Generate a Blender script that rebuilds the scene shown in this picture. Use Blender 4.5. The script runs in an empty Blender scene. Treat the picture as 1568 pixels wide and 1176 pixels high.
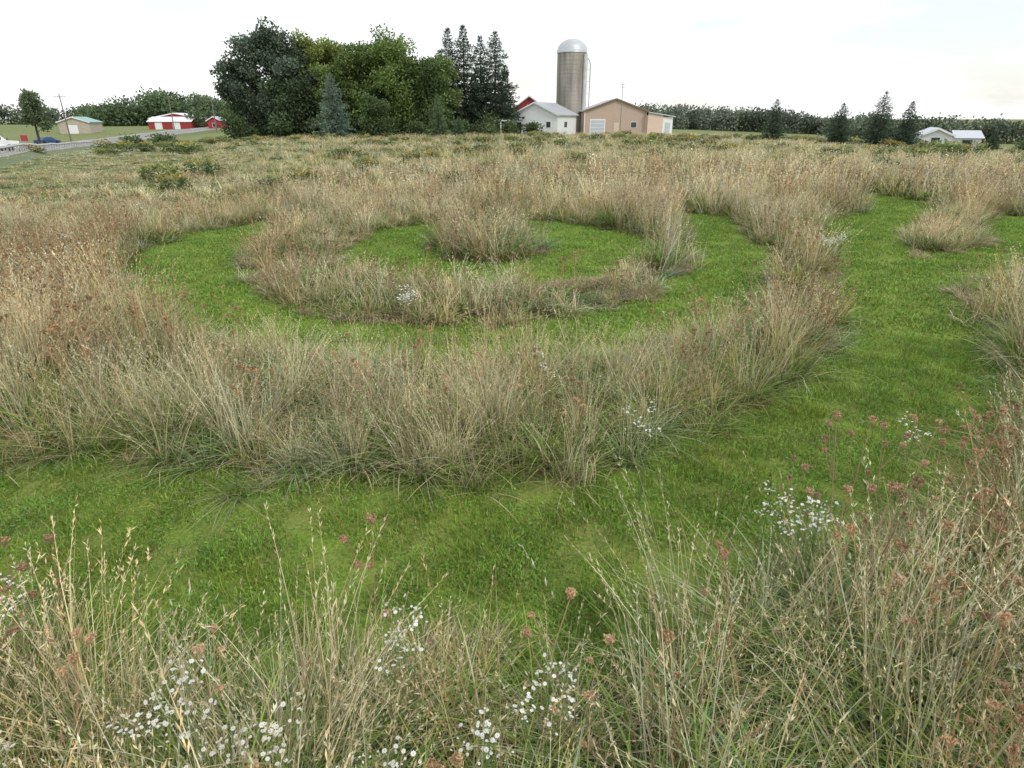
import bpy, math, random
import numpy as np
random.seed(7)
RNG=np.random.default_rng(11)
scene=bpy.context.scene
C=scene.collection
# ------------------------------------------------------------------ utils
_tab=np.random.default_rng(3).random((256,256))
def nz(x,y,s=1.0,seed=0):
    x=np.asarray(x,float)/s+seed*17.31+500; y=np.asarray(y,float)/s+seed*7.77+500
    xi=np.floor(x).astype(int); yi=np.floor(y).astype(int)
    fx=x-xi; fy=y-yi; fx=fx*fx*(3-2*fx); fy=fy*fy*(3-2*fy)
    a=_tab[xi&255,yi&255]; b=_tab[(xi+1)&255,yi&255]; c=_tab[xi&255,(yi+1)&255]; d=_tab[(xi+1)&255,(yi+1)&255]
    return (a*(1-fx)+b*fx)*(1-fy)+(c*(1-fx)+d*fx)*fy
def fbm(x,y,s,seed=0):
    return (nz(x,y,s,seed)*.5+nz(x,y,s*.47,seed+1)*.3+nz(x,y,s*.21,seed+2)*.2)
def sst(a,b,v):
    t=np.clip((np.asarray(v,float)-a)/(b-a),0,1); return t*t*(3-2*t)
def th(x,y):
    x=np.asarray(x,float); y=np.asarray(y,float)
    sp=np.log1p(np.exp(np.clip((np.abs(x)-30)/6,-30,60)))*6
    fl=1-sst(100,210,y); fr=1-sst(300,600,y)
    z=-.047*sp*np.where(x<0,fl,fr)
    z=9*np.tanh(z/9)
    d=np.hypot(x,y)
    z=z+(fbm(x,y,18,5)-.5)*.5*sst(8,45,d)
    z=z+(fbm(x,y,.9,9)-.5)*.06
    return z
def T(x,y): return float(th(x,y))

class MB:
    def __init__(s): s.V=[];s.F=[];s.C=[];s.n=0
    def add(s,V,F,Cc):
        V=np.asarray(V,np.float32).reshape(-1,3); F=np.asarray(F,np.int32).reshape(-1,4)
        Cc=np.asarray(Cc,np.float32)
        if Cc.ndim==1: Cc=np.tile(Cc,(len(V),1))
        s.V.append(V); s.F.append(F+s.n); s.C.append(Cc); s.n+=len(V)
    def flat(s):
        return np.concatenate(s.V),np.concatenate(s.F),np.concatenate(s.C)
    def mesh(s,name,mat,smooth=False):
        V,F,Cc=s.flat()
        me=bpy.data.meshes.new(name)
        me.vertices.add(len(V)); me.vertices.foreach_set('co',V.ravel())
        me.loops.add(F.size); me.loops.foreach_set('vertex_index',F.ravel().astype(np.int32))
        me.polygons.add(len(F)); me.polygons.foreach_set('loop_start',np.arange(0,F.size,4,dtype=np.int32))
        me.update(calc_edges=True)
        a=me.color_attributes.new('Col','FLOAT_COLOR','POINT')
        c4=np.ones((len(V),4),np.float32); c4[:,:3]=Cc
        a.data.foreach_set('color',c4.ravel())
        me.polygons.foreach_set('use_smooth',np.full(len(F),bool(smooth)))
        me.materials.append(mat); me.update()
        return me
    def obj(s,name,mat,parent=None,coll=None,smooth=False):
        o=bpy.data.objects.new(name,s.mesh(name,mat,smooth)); (coll or C).objects.link(o)
        if parent: o.parent=parent
        return o

def diamonds(mb,P,D,L,W,col,rng):
    P=np.asarray(P,float);n=len(P)
    D=D/np.maximum(np.linalg.norm(D,axis=1,keepdims=True),1e-6)
    r=rng.normal(size=(n,3)); S=np.cross(D,r); S/=np.maximum(np.linalg.norm(S,axis=1,keepdims=True),1e-6)
    L=np.broadcast_to(L,(n,)).reshape(n,1);W=np.broadcast_to(W,(n,)).reshape(n,1)
    V=np.stack([P,P+D*L*.5+S*W*.5,P+D*L,P+D*L*.5-S*W*.5],1)
    F=np.arange(n*4).reshape(n,4)
    col=np.asarray(col); 
    if col.ndim==1: col=np.tile(col,(n,1))
    mb.add(V,F,np.repeat(col,4,0))

def tube(mb,pts,rad,col,k=6):
    pts=np.asarray(pts,float);m=len(pts)
    V=[]
    for i in range(m):
        d=pts[min(i+1,m-1)]-pts[max(i-1,0)]; d/=max(np.linalg.norm(d),1e-6)
        u=np.cross(d,[.3,1,.1]);
        if np.linalg.norm(u)<.1:u=np.cross(d,[1,0,0])
        u/=np.linalg.norm(u); w=np.cross(d,u)
        a=np.arange(k)*2*math.pi/k
        V.append(pts[i]+rad[i]*(np.cos(a)[:,None]*u+np.sin(a)[:,None]*w))
    F=[[i*k+j,i*k+(j+1)%k,(i+1)*k+(j+1)%k,(i+1)*k+j] for i in range(m-1) for j in range(k)]
    mb.add(np.concatenate(V),F,col)

def blades(mb,rng,n,R,L,W,lean,curl,pal,base=None,segs=4,tipmix=None,origin=None,outward=.6,dark=.6):
    if n<1: return None
    r=R*np.sqrt(rng.random(n)); a=rng.random(n)*2*math.pi
    P=np.stack([r*np.cos(a),r*np.sin(a),np.zeros(n)],1)
    phi=a*outward+(1-outward)*rng.random(n)*2*math.pi+rng.normal(size=n)*.8
    l=rng.uniform(L[0],L[1],n); w=W*rng.uniform(.6,1.3,n)
    le=rng.uniform(lean[0],lean[1],n); cu=rng.uniform(curl[0],curl[1],n)
    pal=np.asarray(pal); ci=pal[rng.integers(0,len(pal),n)]*rng.uniform(.65,1.35,(n,1))
    bc=ci*dark  # roots darkened: shade in the gaps between blades put into the colour
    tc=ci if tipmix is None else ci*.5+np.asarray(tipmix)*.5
    sphi=phi+math.pi/2+rng.normal(size=n)*.6
    S=np.stack([np.cos(sphi),np.sin(sphi),np.zeros(n)],1)
    V=np.zeros((n,segs+1,2,3)); CC=np.zeros((n,segs+1,2,3)); cur=P.copy()
    lev=[cur.copy()]
    for i in range(segs+1):
        s=i/segs
        ww=(w*(1-.92*s**1.6)*.5)[:,None]
        V[:,i,0]=cur-S*ww; V[:,i,1]=cur+S*ww
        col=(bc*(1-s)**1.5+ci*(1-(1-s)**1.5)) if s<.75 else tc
        CC[:,i,0]=col;CC[:,i,1]=col
        t=le+cu*((s+.5/segs)**1.4)
        D=np.stack([np.sin(t)*np.cos(phi),np.sin(t)*np.sin(phi),np.cos(t)],1)
        if i<segs: cur=cur+D*(l/segs)[:,None]; lev.append(cur.copy())
    b=(np.arange(n)*(segs+1)*2)
    F=np.concatenate([np.stack([b+2*i,b+2*i+1,b+2*i+3,b+2*i+2],1) for i in range(segs)])
    mb.add(V.reshape(-1,3),F,CC.reshape(-1,3))
    return lev

# ------------------------------------------------------------------ materials
def veg_mat(name,trans=.3,rough=.55,nscale=3.0):
    m=bpy.data.materials.new(name);m.use_nodes=True;N=m.node_tree;N.nodes.clear();l=N.links.new
    out=N.nodes.new('ShaderNodeOutputMaterial')
    at=N.nodes.new('ShaderNodeAttribute');at.attribute_name='Col'
    tc=N.nodes.new('ShaderNodeTexCoord');n=N.nodes.new('ShaderNodeTexNoise');n.inputs['Scale'].default_value=nscale;n.inputs['Detail'].default_value=2
    l(tc.outputs['Object'],n.inputs['Vector'])
    mr=N.nodes.new('ShaderNodeMapRange');mr.inputs['From Min'].default_value=.3;mr.inputs['From Max'].default_value=.7;mr.inputs['To Min'].default_value=.85;mr.inputs['To Max'].default_value=1.15
    l(n.outputs[0],mr.inputs[0])
    v=N.nodes.new('ShaderNodeVectorMath');v.operation='SCALE';l(at.outputs['Color'],v.inputs[0]);l(mr.outputs[0],v.inputs['Scale'])
    p=N.nodes.new('ShaderNodeBsdfPrincipled');p.inputs['Roughness'].default_value=rough
    p.inputs['Specular IOR Level'].default_value=.3
    l(v.outputs[0],p.inputs['Base Color'])
    if trans<=0: l(p.outputs[0],out.inputs[0]);return m
    t=N.nodes.new('ShaderNodeBsdfTranslucent');l(v.outputs[0],t.inputs['Color'])
    mx=N.nodes.new('ShaderNodeMixShader');mx.inputs[0].default_value=trans
    l(p.outputs[0],mx.inputs[1]);l(t.outputs[0],mx.inputs[2]);l(mx.outputs[0],out.inputs[0])
    return m
def solid(name,c,rough=.7,noise=.12,scale=2.0,metal=0,stretch=(1,1,1),wave=None):
    m=bpy.data.materials.new(name);m.use_nodes=True;N=m.node_tree;l=N.links.new
    p=N.nodes['Principled BSDF'];p.inputs['Roughness'].default_value=rough;p.inputs['Metallic'].default_value=metal
    tc=N.nodes.new('ShaderNodeTexCoord');mp=N.nodes.new('ShaderNodeMapping');mp.inputs['Scale'].default_value=stretch
    l(tc.outputs['Object'],mp.inputs[0])
    n=N.nodes.new('ShaderNodeTexNoise');n.inputs['Scale'].default_value=scale;n.inputs['Detail'].default_value=6
    l(mp.outputs[0],n.inputs['Vector'])
    r=N.nodes.new('ShaderNodeMapRange');r.inputs['From Min'].default_value=.3;r.inputs['From Max'].default_value=.7
    r.inputs['To Min'].default_value=1-noise;r.inputs['To Max'].default_value=1+noise;l(n.outputs[0],r.inputs[0])
    v=N.nodes.new('ShaderNodeVectorMath');v.operation='SCALE';v.inputs[0].default_value=c;l(r.outputs[0],v.inputs['Scale'])
    last=v.outputs[0]
    if wave:
        w=N.nodes.new('ShaderNodeTexWave');w.bands_direction=wave[0];w.inputs['Scale'].default_value=wave[1]
        l(tc.outputs['Object'],w.inputs[0])
        r2=N.nodes.new('ShaderNodeMapRange');r2.inputs['To Min'].default_value=1-wave[2];r2.inputs['To Max'].default_value=1;l(w.outputs[1],r2.inputs[0])
        v2=N.nodes.new('ShaderNodeVectorMath');v2.operation='SCALE';l(last,v2.inputs[0]);l(r2.outputs[0],v2.inputs['Scale']);last=v2.outputs[0]
    l(last,p.inputs['Base Color'])
    return m
GRASS=veg_mat('grass_blades',.28,.5)
SEED=veg_mat('dry_seedheads',.1,.9)
FLOWER=veg_mat('flower_petals',.2,.7)
LEAF=veg_mat('tree_leaves',.25,.6,.5)
WOOD=veg_mat('bark',.0,.9)

# ------------------------------------------------------------------ labyrinth layout (plan, metres)
def pl_dist(x,y,pts):
    d=np.full(np.shape(x),1e9)
    for (ax,ay),(bx,by) in zip(pts[:-1],pts[1:]):
        vx,vy=bx-ax,by-ay; t=np.clip(((x-ax)*vx+(y-ay)*vy)/(vx*vx+vy*vy),0,1)
        d=np.minimum(d,np.hypot(x-ax-t*vx,y-ay-t*vy))
    return d
def smooth_pl(p,it=2):
    p=[np.array(q,float) for q in p]
    for _ in range(it):
        q=[p[0]]
        for a,b in zip(p[:-1],p[1:]): q+= [a*.75+b*.25,a*.25+b*.75]
        q.append(p[-1]);p=q
    return [tuple(a) for a in p]
PATHS=[(smooth_pl([(-12,6.5),(-8,4.9),(-5.6,4.0),(-3.4,3.35),(-1,3.0),(0.9,3.25),(2.4,4.1),(3.8,5.3),(4.9,6.9),(5.7,8.8),(6.6,10.6)]),.9),
 (smooth_pl([(-5.6,16.8),(-6.9,15.8),(-7.2,13.6),(-6.3,11.3),(-5,9.2),(-3.3,7.8),(-1.5,7.15),(.5,7.2),(2.1,8.1),(3.3,9.8),(4.35,12),(5.0,14.4),(5.4,17.8)]),.8),
 (smooth_pl([(-6.9,15),(-6.9,13.2),(-6.2,11.2),(-5.2,9.8)]),1.0),
 (smooth_pl([(6.2,10.2),(8.4,11.6),(10.6,12.4),(12.4,14.6),(14.5,17.5)]),.95),
 (smooth_pl([(6.9,11.2),(7.8,14),(9.7,16.9),(12.2,19),(13.2,22.5)]),.95),
 (smooth_pl([(-13,32),(-10.5,37)]),.9),
 (smooth_pl([(16,34),(21,33),(27,30)]),.8)]
def dpath(x,y):
    x=np.asarray(x,float);y=np.asarray(y,float)
    d=np.full(x.shape,1e9)
    for p,w in PATHS: d=np.minimum(d,pl_dist(x,y,p)-w)
    e=(np.hypot((x+.25)/3.5,(y-13.7)/3.6)-1)*3.4
    isl=1.15-np.hypot((x+.5)/1.15,(y-13.2)/1.1)
    isl2=.9-np.hypot((x-2.6)/.7,(y-10.9)/1.0)
    isl3=.7-np.hypot((x+.1)/.6,(y-15.9)/1.4)
    e=np.maximum(np.maximum(e,isl3),np.maximum(isl,isl2))
    d=np.minimum(d,e)
    return d+(fbm(x,y,.9,21)-.5)*.65
def graded(lo,hi,step,far,g=1.13):
    a=list(np.arange(lo,hi+step*.5,step)); s=step
    while a[-1]<far[1]: s*=g;a.append(a[-1]+s)
    s=step
    while a[0]>far[0]: s*=g;a.insert(0,a[0]-s)
    return np.array(a)
ROADPTS=smooth_pl([(-30,22),(-42,46),(-52,64),(-68,95),(-78,122),(-84,150),(-84,190),(-72,260),(-40,360)],2)
# ------------------------------------------------------------------ ground
xs=graded(-14,18,.16,(-2500,2500));ys=graded(.2,27,.16,(-300,3500))
X,Y=np.meshgrid(xs,ys);Z=th(X,Y);nx,ny=len(xs),len(ys)
mb=MB();idx=np.arange(nx*ny).reshape(ny,nx)
F=np.stack([idx[:-1,:-1],idx[:-1,1:],idx[1:,1:],idx[1:,:-1]],-1).reshape(-1,4)
pm=1-sst(-.12,.18,dpath(X,Y)); col=np.zeros((nx*ny,3));col[:,0]=pm.ravel()
col[:,1]=sst(14,30,np.hypot(X,Y)).ravel()
col[:,2]=(1-sst(4.5,7,Y)).ravel()
m=bpy.data.materials.new('meadow_soil_and_turf');m.use_nodes=True;N=m.node_tree;l=N.links.new
p=N.nodes['Principled BSDF'];p.inputs['Roughness'].default_value=.95;p.inputs['Specular IOR Level'].default_value=.1
at=N.nodes.new('ShaderNodeAttribute');at.attribute_name='Col';sep=N.nodes.new('ShaderNodeSeparateColor');l(at.outputs[0],sep.inputs[0])
tc=N.nodes.new('ShaderNodeTexCoord')
def noise(sc,det=5):
    n=N.nodes.new('ShaderNodeTexNoise');n.inputs['Scale'].default_value=sc;n.inputs['Detail'].default_value=det;l(tc.outputs['Object'],n.inputs['Vector']);return n.outputs[0]
def ramp(f,c0,c1,a=.35,b=.65):
    r=N.nodes.new('ShaderNodeValToRGB');r.color_ramp.elements[0].position=a;r.color_ramp.elements[1].position=b
    r.color_ramp.elements[0].color=(*c0,1);r.color_ramp.elements[1].color=(*c1,1);l(f,r.inputs[0]);return r.outputs[0]
def mix(f,a,b):
    r=N.nodes.new('ShaderNodeMix');r.data_type='RGBA';l(f,r.inputs[0]);l(a,r.inputs[6]);l(b,r.inputs[7]);return r.outputs[2]
turf=ramp(noise(1.3),(.13,.205,.03),(.19,.28,.04))
turf2=ramp(noise(40,3),(.06,.09,.02),(.22,.31,.06))
turf=mix(ramp(noise(9),(.3,.3,.3),(.7,.7,.7)),turf,turf2)
brown=ramp(noise(60,3),(.12,.1,.04),(.3,.27,.11))
bm=N.nodes.new('ShaderNodeMath');bm.operation='MULTIPLY';bb=N.nodes.new('ShaderNodeMath');bb.operation='MULTIPLY_ADD';bb.inputs[1].default_value=.35;bb.inputs[2].default_value=.15
l(sep.outputs[2],bb.inputs[0]);l(bb.outputs[0],bm.inputs[0]);l(ramp(noise(1.6,7),(0,0,0),(1,1,1),.4,.64),bm.inputs[1])
turf=mix(bm.outputs[0],turf,brown)
rough=ramp(noise(18),(.035,.033,.015),(.13,.11,.055))
far=mix(ramp(noise(.06,6),(0,0,0),(1,1,1),.42,.6),ramp(noise(2.2,6),(.12,.17,.055),(.23,.25,.11)),ramp(noise(1.2,6),(.18,.17,.09),(.22,.27,.11)))
r1=mix(sep.outputs[1],rough,far)
fin=mix(sep.outputs[0],r1,turf)
l(fin,p.inputs['Base Color'])
bp=N.nodes.new('ShaderNodeBump');bp.inputs['Strength'].default_value=.6;bp.inputs['Distance'].default_value=.03;l(noise(30),bp.inputs['Height']);l(bp.outputs[0],p.inputs['Normal'])
mb.add(np.stack([X.ravel(),Y.ravel(),Z.ravel()],1),F,col)
mb.obj('ground',m,smooth=True)

# ------------------------------------------------------------------ plant prototypes
G1=[(.15,.25,.04),(.2,.32,.055),(.28,.39,.08),(.14,.23,.05),(.33,.4,.1)]
GB=[(.17,.26,.11),(.23,.33,.15),(.36,.42,.24)]
TAN=[(.6,.49,.28),(.68,.58,.36),(.45,.36,.2),(.6,.52,.29)]
STR=[(.74,.65,.41),(.8,.73,.5),(.62,.53,.31)]
RUS=[(.36,.24,.13),(.43,.3,.17),(.28,.185,.10),(.52,.39,.24)]
PUR=[(.42,.31,.21),(.52,.4,.28),(.5,.41,.27)]
LOD=[(.62,1.4,.12),(.42,2.9,.18),(.28,8,.3)]
def heads(mb,rng,lev,frac,k,ln,wd,pal):
    n=len(lev[0]);sel=np.nonzero(rng.random(n)<frac)[0]
    if len(sel)==0:return
    A=lev[-2][sel];B=lev[-1][sel];D=B-A
    P=[];DD=[]
    for i in range(k):
        t=rng.uniform(.1,1.15,(len(sel),1));P.append(A+D*t)
        DD.append(D/np.linalg.norm(D,axis=1,keepdims=True)+rng.normal(size=D.shape)*.25)
    P=np.concatenate(P);DD=np.concatenate(DD);pal=np.asarray(pal)
    diamonds(mb,P,DD,rng.uniform(.6,1.3,len(P))*ln,wd,pal[rng.integers(0,len(pal),len(P))]*rng.uniform(.8,1.2,(len(P),1)),rng)
def tuft(kind,lod,seed):
    rng=np.random.default_rng(seed);mb=MB();nm,wm,R=LOD[lod];sg=(5,3,2)[lod]
    I=lambda v:max(2,int(v*nm));HK=13 if lod==0 else 5;hw=.7 if lod==0 else 1.0
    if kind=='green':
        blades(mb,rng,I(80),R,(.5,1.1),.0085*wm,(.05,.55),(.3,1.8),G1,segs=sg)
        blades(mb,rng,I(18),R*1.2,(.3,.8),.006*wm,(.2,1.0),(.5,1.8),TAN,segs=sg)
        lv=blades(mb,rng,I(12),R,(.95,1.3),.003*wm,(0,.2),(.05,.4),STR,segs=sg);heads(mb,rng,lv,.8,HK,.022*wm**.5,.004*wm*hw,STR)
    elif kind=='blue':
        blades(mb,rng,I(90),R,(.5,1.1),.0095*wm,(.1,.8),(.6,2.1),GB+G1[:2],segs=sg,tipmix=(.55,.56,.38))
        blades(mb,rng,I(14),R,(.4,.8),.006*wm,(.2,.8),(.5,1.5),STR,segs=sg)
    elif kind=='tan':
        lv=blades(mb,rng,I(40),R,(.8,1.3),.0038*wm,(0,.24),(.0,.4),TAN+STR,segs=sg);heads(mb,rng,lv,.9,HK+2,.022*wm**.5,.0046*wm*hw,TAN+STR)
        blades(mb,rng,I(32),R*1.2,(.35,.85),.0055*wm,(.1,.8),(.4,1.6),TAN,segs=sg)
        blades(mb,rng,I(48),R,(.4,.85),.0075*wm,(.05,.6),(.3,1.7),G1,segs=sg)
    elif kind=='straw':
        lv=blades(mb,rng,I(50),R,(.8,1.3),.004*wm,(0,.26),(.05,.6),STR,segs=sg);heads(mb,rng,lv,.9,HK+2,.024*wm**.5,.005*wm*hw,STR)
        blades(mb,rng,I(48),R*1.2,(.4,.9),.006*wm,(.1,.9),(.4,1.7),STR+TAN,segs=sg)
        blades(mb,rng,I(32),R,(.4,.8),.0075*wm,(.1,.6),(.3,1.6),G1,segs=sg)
    elif kind=='russet' or kind=='purple':
        P_=RUS if kind=='russet' else PUR
        lv=blades(mb,rng,I(30),R*1.3,(.75,1.2),.0048*wm**.8,(0,.25),(0,.3),P_,segs=sg)
        for fr in (1,2,3):
            if fr<len(lv):
                A=lv[fr];B=lv[fr-1];D=A-B;D/=np.linalg.norm(D,axis=1,keepdims=True)
                for q in range(I(6)):
                    Dn=D+rng.normal(size=D.shape)*.6;diamonds(mb,A-(A-B)*rng.random((len(A),1)),Dn,rng.uniform(.03,.09,len(A)),.006*wm*hw,np.asarray(P_)[rng.integers(0,len(P_),len(A))],rng)
        heads(mb,rng,lv,.9,HK+4,.026*wm**.4,.008*wm**.8*hw,P_)
        blades(mb,rng,I(28),R*1.2,(.3,.8),.006*wm,(.1,.8),(.4,1.6),TAN+STR[:1],segs=sg)
        blades(mb,rng,I(40),R,(.3,.75),.0075*wm,(.1,.7),(.3,1.6),G1,segs=sg)
    elif kind=='golden':
        lv=blades(mb,rng,I(26),R*1.2,(.7,1.1),.006*wm,(0,.3),(0,.3),[(.12,.18,.05),(.15,.21,.06)],segs=sg)
        for fr in range(1,len(lv)):
            A=lv[fr];B=lv[fr-1]
            for q in range(I(7)):
                D=rng.normal(size=A.shape);D[:,2]+=.3
                diamonds(mb,A-(A-B)*rng.random((len(A),1)),D,.08,.016*wm**.7,np.array((.15,.22,.06))*rng.uniform(.7,1.4,(len(A),1)),rng)
        heads(mb,rng,lv,.9,I(30),.06,.012*wm**.7,[(.5,.4,.1),(.42,.37,.13),(.32,.3,.12)])
    return mb
def bake(name,protos,mat,x,y,sxy,sz,idx=None,tilt=.12,zoff=0,var=.25,warm=.07):
    """plant every stand as one mesh: prototypes copied to their places on the terrain"""
    x=np.asarray(x,float);y=np.asarray(y,float);n=len(x)
    if n==0:return
    z=th(x,y)+zoff;sxy=np.broadcast_to(sxy,(n,)).astype(float);sz=np.broadcast_to(sz,(n,)).astype(float)
    if idx is None: idx=RNG.integers(0,len(protos),n)
    out=MB()
    for k in np.unique(idx):
        V,F,Cc=protos[k].flat();s=np.nonzero(idx==k)[0];q=len(s)
        a=RNG.random(q)*6.283;c=(np.cos(a)*sxy[s])[:,None];d=(np.sin(a)*sxy[s])[:,None]
        vx,vy,vz=V[:,0][None],V[:,1][None],V[:,2][None]
        Zs=vz*sz[s][:,None]
        W=np.empty((q,len(V),3),np.float32)
        W[...,0]=vx*c-vy*d+Zs*(RNG.normal(size=q)*tilt)[:,None]+x[s][:,None]
        W[...,1]=vx*d+vy*c+Zs*(RNG.normal(size=q)*tilt)[:,None]+y[s][:,None]
        W[...,2]=Zs+z[s][:,None]
        br=RNG.uniform(1-var,1+var,q);wa=RNG.normal(size=q)*warm
        t=np.stack([br*(1+wa),br,br*(1-wa)],1).astype(np.float32)
        CC=(Cc[None]*t[:,None,:]).reshape(-1,3)
        FF=(F[None]+(np.arange(q)*len(V))[:,None,None]).reshape(-1,4)
        out.add(W,FF,CC)
    return out.obj(name,mat)
KINDS=['green','blue','tan','straw','russet','purple','golden']
NV=5
PR=[[tuft(k,lod,100*lod+10*i+v) for i,k in enumerate(KINDS) for v in range(NV)] for lod in range(3)]

def zone_kind(x,y):
    n=len(x);d=np.hypot(x,y)
    w=np.zeros((n,7))
    a=fbm(x,y,3.2,31);b=fbm(x,y,4.5,41);c=fbm(x,y,1.6,51);e=fbm(x,y,9,61)
    w[:,0]=1.3+2.2*sst(.47,.6,c); w[:,1]=.25+2.2*sst(.52,.62,a); w[:,2]=2.4; w[:,3]=.8+3.0*sst(.47,.6,b)
    w[:,4]=.25+.9*sst(.53,.64,e); w[:,5]=.05
    w[:,0]+=4*sst(1.5,2.0,x)*(1-sst(1.4,2.0,y))
    left=sst(-4.2,-7,x)*(1-sst(12,17,y))*sst(5,8,y); w[:,4]+=5.5*left
    right=sst(2.6,3.8,x)*(1-sst(7,9,y))*sst(1.6,2.2,y); w[:,4]+=3.4*right;w[:,2]+=1.5*right
    rib=sst(2.4,3,x)*(1-sst(6.5,7.5,x))*sst(8,10,y)*(1-sst(18,20,y)); w[:,5]+=1.8*rib
    ctr=np.hypot(x+.5,y-13.3)<1.5; w[:,5]+=1.2*ctr
    back=sst(17.5,20,y)*(1-sst(27,40,y)); w[:,5]+=4.2*back*(.3+sst(.42,.6,a)); w[:,4]+=1.2*back; w[:,3]+=1.4*back*sst(.45,.6,b)
    far=sst(30,44,y); w[:,6]+=far*2.0*sst(.5,.58,b)+.1*back; w[:,3]+=far*1.6*sst(.42,.6,c); w[:,1]+=far*2.4;w[:,0]+=far*2.2;w[:,5]+=far*1.0
    edge=sst(.6,.2,dpath(x,y)); w[:,0]+=.7*edge
    w/=w.sum(1,keepdims=True);cs=np.cumsum(w,1)
    return np.minimum((RNG.random((n,1))>cs).sum(1),6)
def hmap(x,y):
    h=np.full(len(x),.51)
    h=np.where(y<2.6,.64,h)
    r=np.hypot(x,(y-13.9))
    h=np.where((r<6.8)&(y<13),.33,h)
    h=np.where((r<6.8)&(y>=13),.42,h)
    h=np.where(np.hypot(x+.5,y-13.3)<1.7,.74,h)
    h=np.where((x>2.4)&(x<4.2)&(y>10.5)&(y<19),.64,h)
    h=np.where((x>4.2)&(x<6.8)&(y>9)&(y<19),.5,h)
    h=np.where((x<-4.5)&(y<20),.64,h)
    h=np.where((x>6.8)&(y>9),.45,h)
    h=np.where((x>3.0)&(y<6.5),.74,h)
    h=np.where(y>19,.66,h);h=h*np.where(y>19,1-.36*sst(25,42,y),1)
    return h*(.4+1.2*fbm(x,y,1.5,71))
def rough_pts(y0,y1,dens,spread=1.28,thr=.05):
    W=spread*y1+2;n=int(dens*(y1-y0)*2*W)
    x=RNG.uniform(-W,W,n);y=RNG.uniform(y0,y1,n);k=np.abs(x)<spread*y+2;x=x[k];y=y[k]
    dp=dpath(x,y);k=(dp>thr)|((dp>-.22)&(RNG.random(len(x))<.06));return x[k],y[k]
def offroad(x,y,w=6): return pl_dist(x,y,ROADPTS)>w
def rough(name,y0,y1,dens,lod,rs,hs,spread=1.28):
    x,y=rough_pts(y0,y1,dens,spread)
    k=offroad(x,y);x=x[k];y=y[k]
    k=RNG.random(len(x))<.25+1.2*fbm(x,y,.7 if lod==0 else 1.5,77);x=x[k];y=y[k]
    kd=zone_kind(x,y);h=hmap(x,y)*RNG.uniform(.65,1.35,len(x))*hs
    edge=.55+.45*sst(.0,.4,dpath(x,y));h*=edge
    h*=.25+.75*sst(8,38,pl_dist(x,y,ROADPTS))
    h=np.where(kd>=2,h*1.12,h*.86)
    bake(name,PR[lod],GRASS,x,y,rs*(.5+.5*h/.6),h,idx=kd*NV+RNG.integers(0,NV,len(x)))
rough('meadow_grass_foreground',.35,7.2,33,0,1.0,1.0,1.12)
rough('meadow_grass_middle',7.2,20,19,1,1.0,1.0,1.05)
rough('meadow_grass_back',20,52,4.8,2,1.0,.95,.98)
rough('meadow_grass_far',52,112,1.3,2,1.9,.9,.93)

# mown turf
def turf_proto(seed,wm,n,R,L):
    rng=np.random.default_rng(seed);mb=MB()
    blades(mb,rng,n,R,L,.005*wm,(.1,1.1),(.1,1.0),[(.2,.33,.042),(.25,.39,.052),(.3,.42,.075),(.15,.26,.035)],segs=2,outward=0,dark=.8)
    blades(mb,rng,n//6,R,L,.004*wm,(.6,1.4),(.1,.5),[(.5,.4,.21),(.38,.29,.14)],segs=2,outward=0)
    k=n//4;P=rng.uniform(-R,R,(k,3));P[:,2]=rng.uniform(.01,L[0],k);D=rng.normal(size=(k,3));D[:,2]*=.3
    diamonds(mb,P,D,.02*wm**.6,.016*wm**.6,np.array((.17,.32,.06))*rng.uniform(.7,1.3,(k,1)),rng)
    return mb
TA=[turf_proto(900+i,1.1,120,.17,(.03,.08)) for i in range(6)]
TB=[turf_proto(950+i,3.0,78,.34,(.03,.08)) for i in range(5)]
def turf_pts(y0,y1,dens):
    W=1.15*y1+2;n=int(dens*(y1-y0)*2*W);x=RNG.uniform(-W,W,n);y=RNG.uniform(y0,y1,n)
    k=(np.abs(x)<1.15*y+2);x=x[k];y=y[k];k=(dpath(x,y)<.15)&(RNG.random(len(x))<.3+1.4*(1-fbm(x,y,.9,13)-.1));return x[k],y[k]
x,y=turf_pts(.5,7.5,42);bake('mown_turf_path',TA,GRASS,x,y,1,RNG.uniform(.6,1.6,len(x))*(.35+1.3*fbm(x,y,.6,3)),tilt=.05,warm=.07)
x,y=turf_pts(7.5,24,14);bake('mown_turf_path_back',TB,GRASS,x,y,1,RNG.uniform(.6,1.4,len(x)),tilt=.05,warm=.06)
def thatch_proto(seed):
    rng=np.random.default_rng(seed);mb=MB()
    blades(mb,rng,90,.12,(.08,.22),.005,(.9,1.5),(-.2,.3),[(.5,.41,.24),(.6,.5,.32),(.4,.31,.18)],segs=3,outward=.2)
    return mb
THP=[thatch_proto(700+i) for i in range(4)]
n=22000;x=RNG.uniform(-15,15,n);y=RNG.uniform(.8,16,n);dp=dpath(x,y)
k=(dp>-.1)&(dp<.35)&(fbm(x,y,.6,81)>.6)&(np.abs(x)<1.1*y+2);x=x[k];y=y[k]
bake('dead_thatch_on_path_edge',THP,GRASS,x,y,RNG.uniform(.8,1.3,len(x)),1,tilt=.08,zoff=.02)

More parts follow.
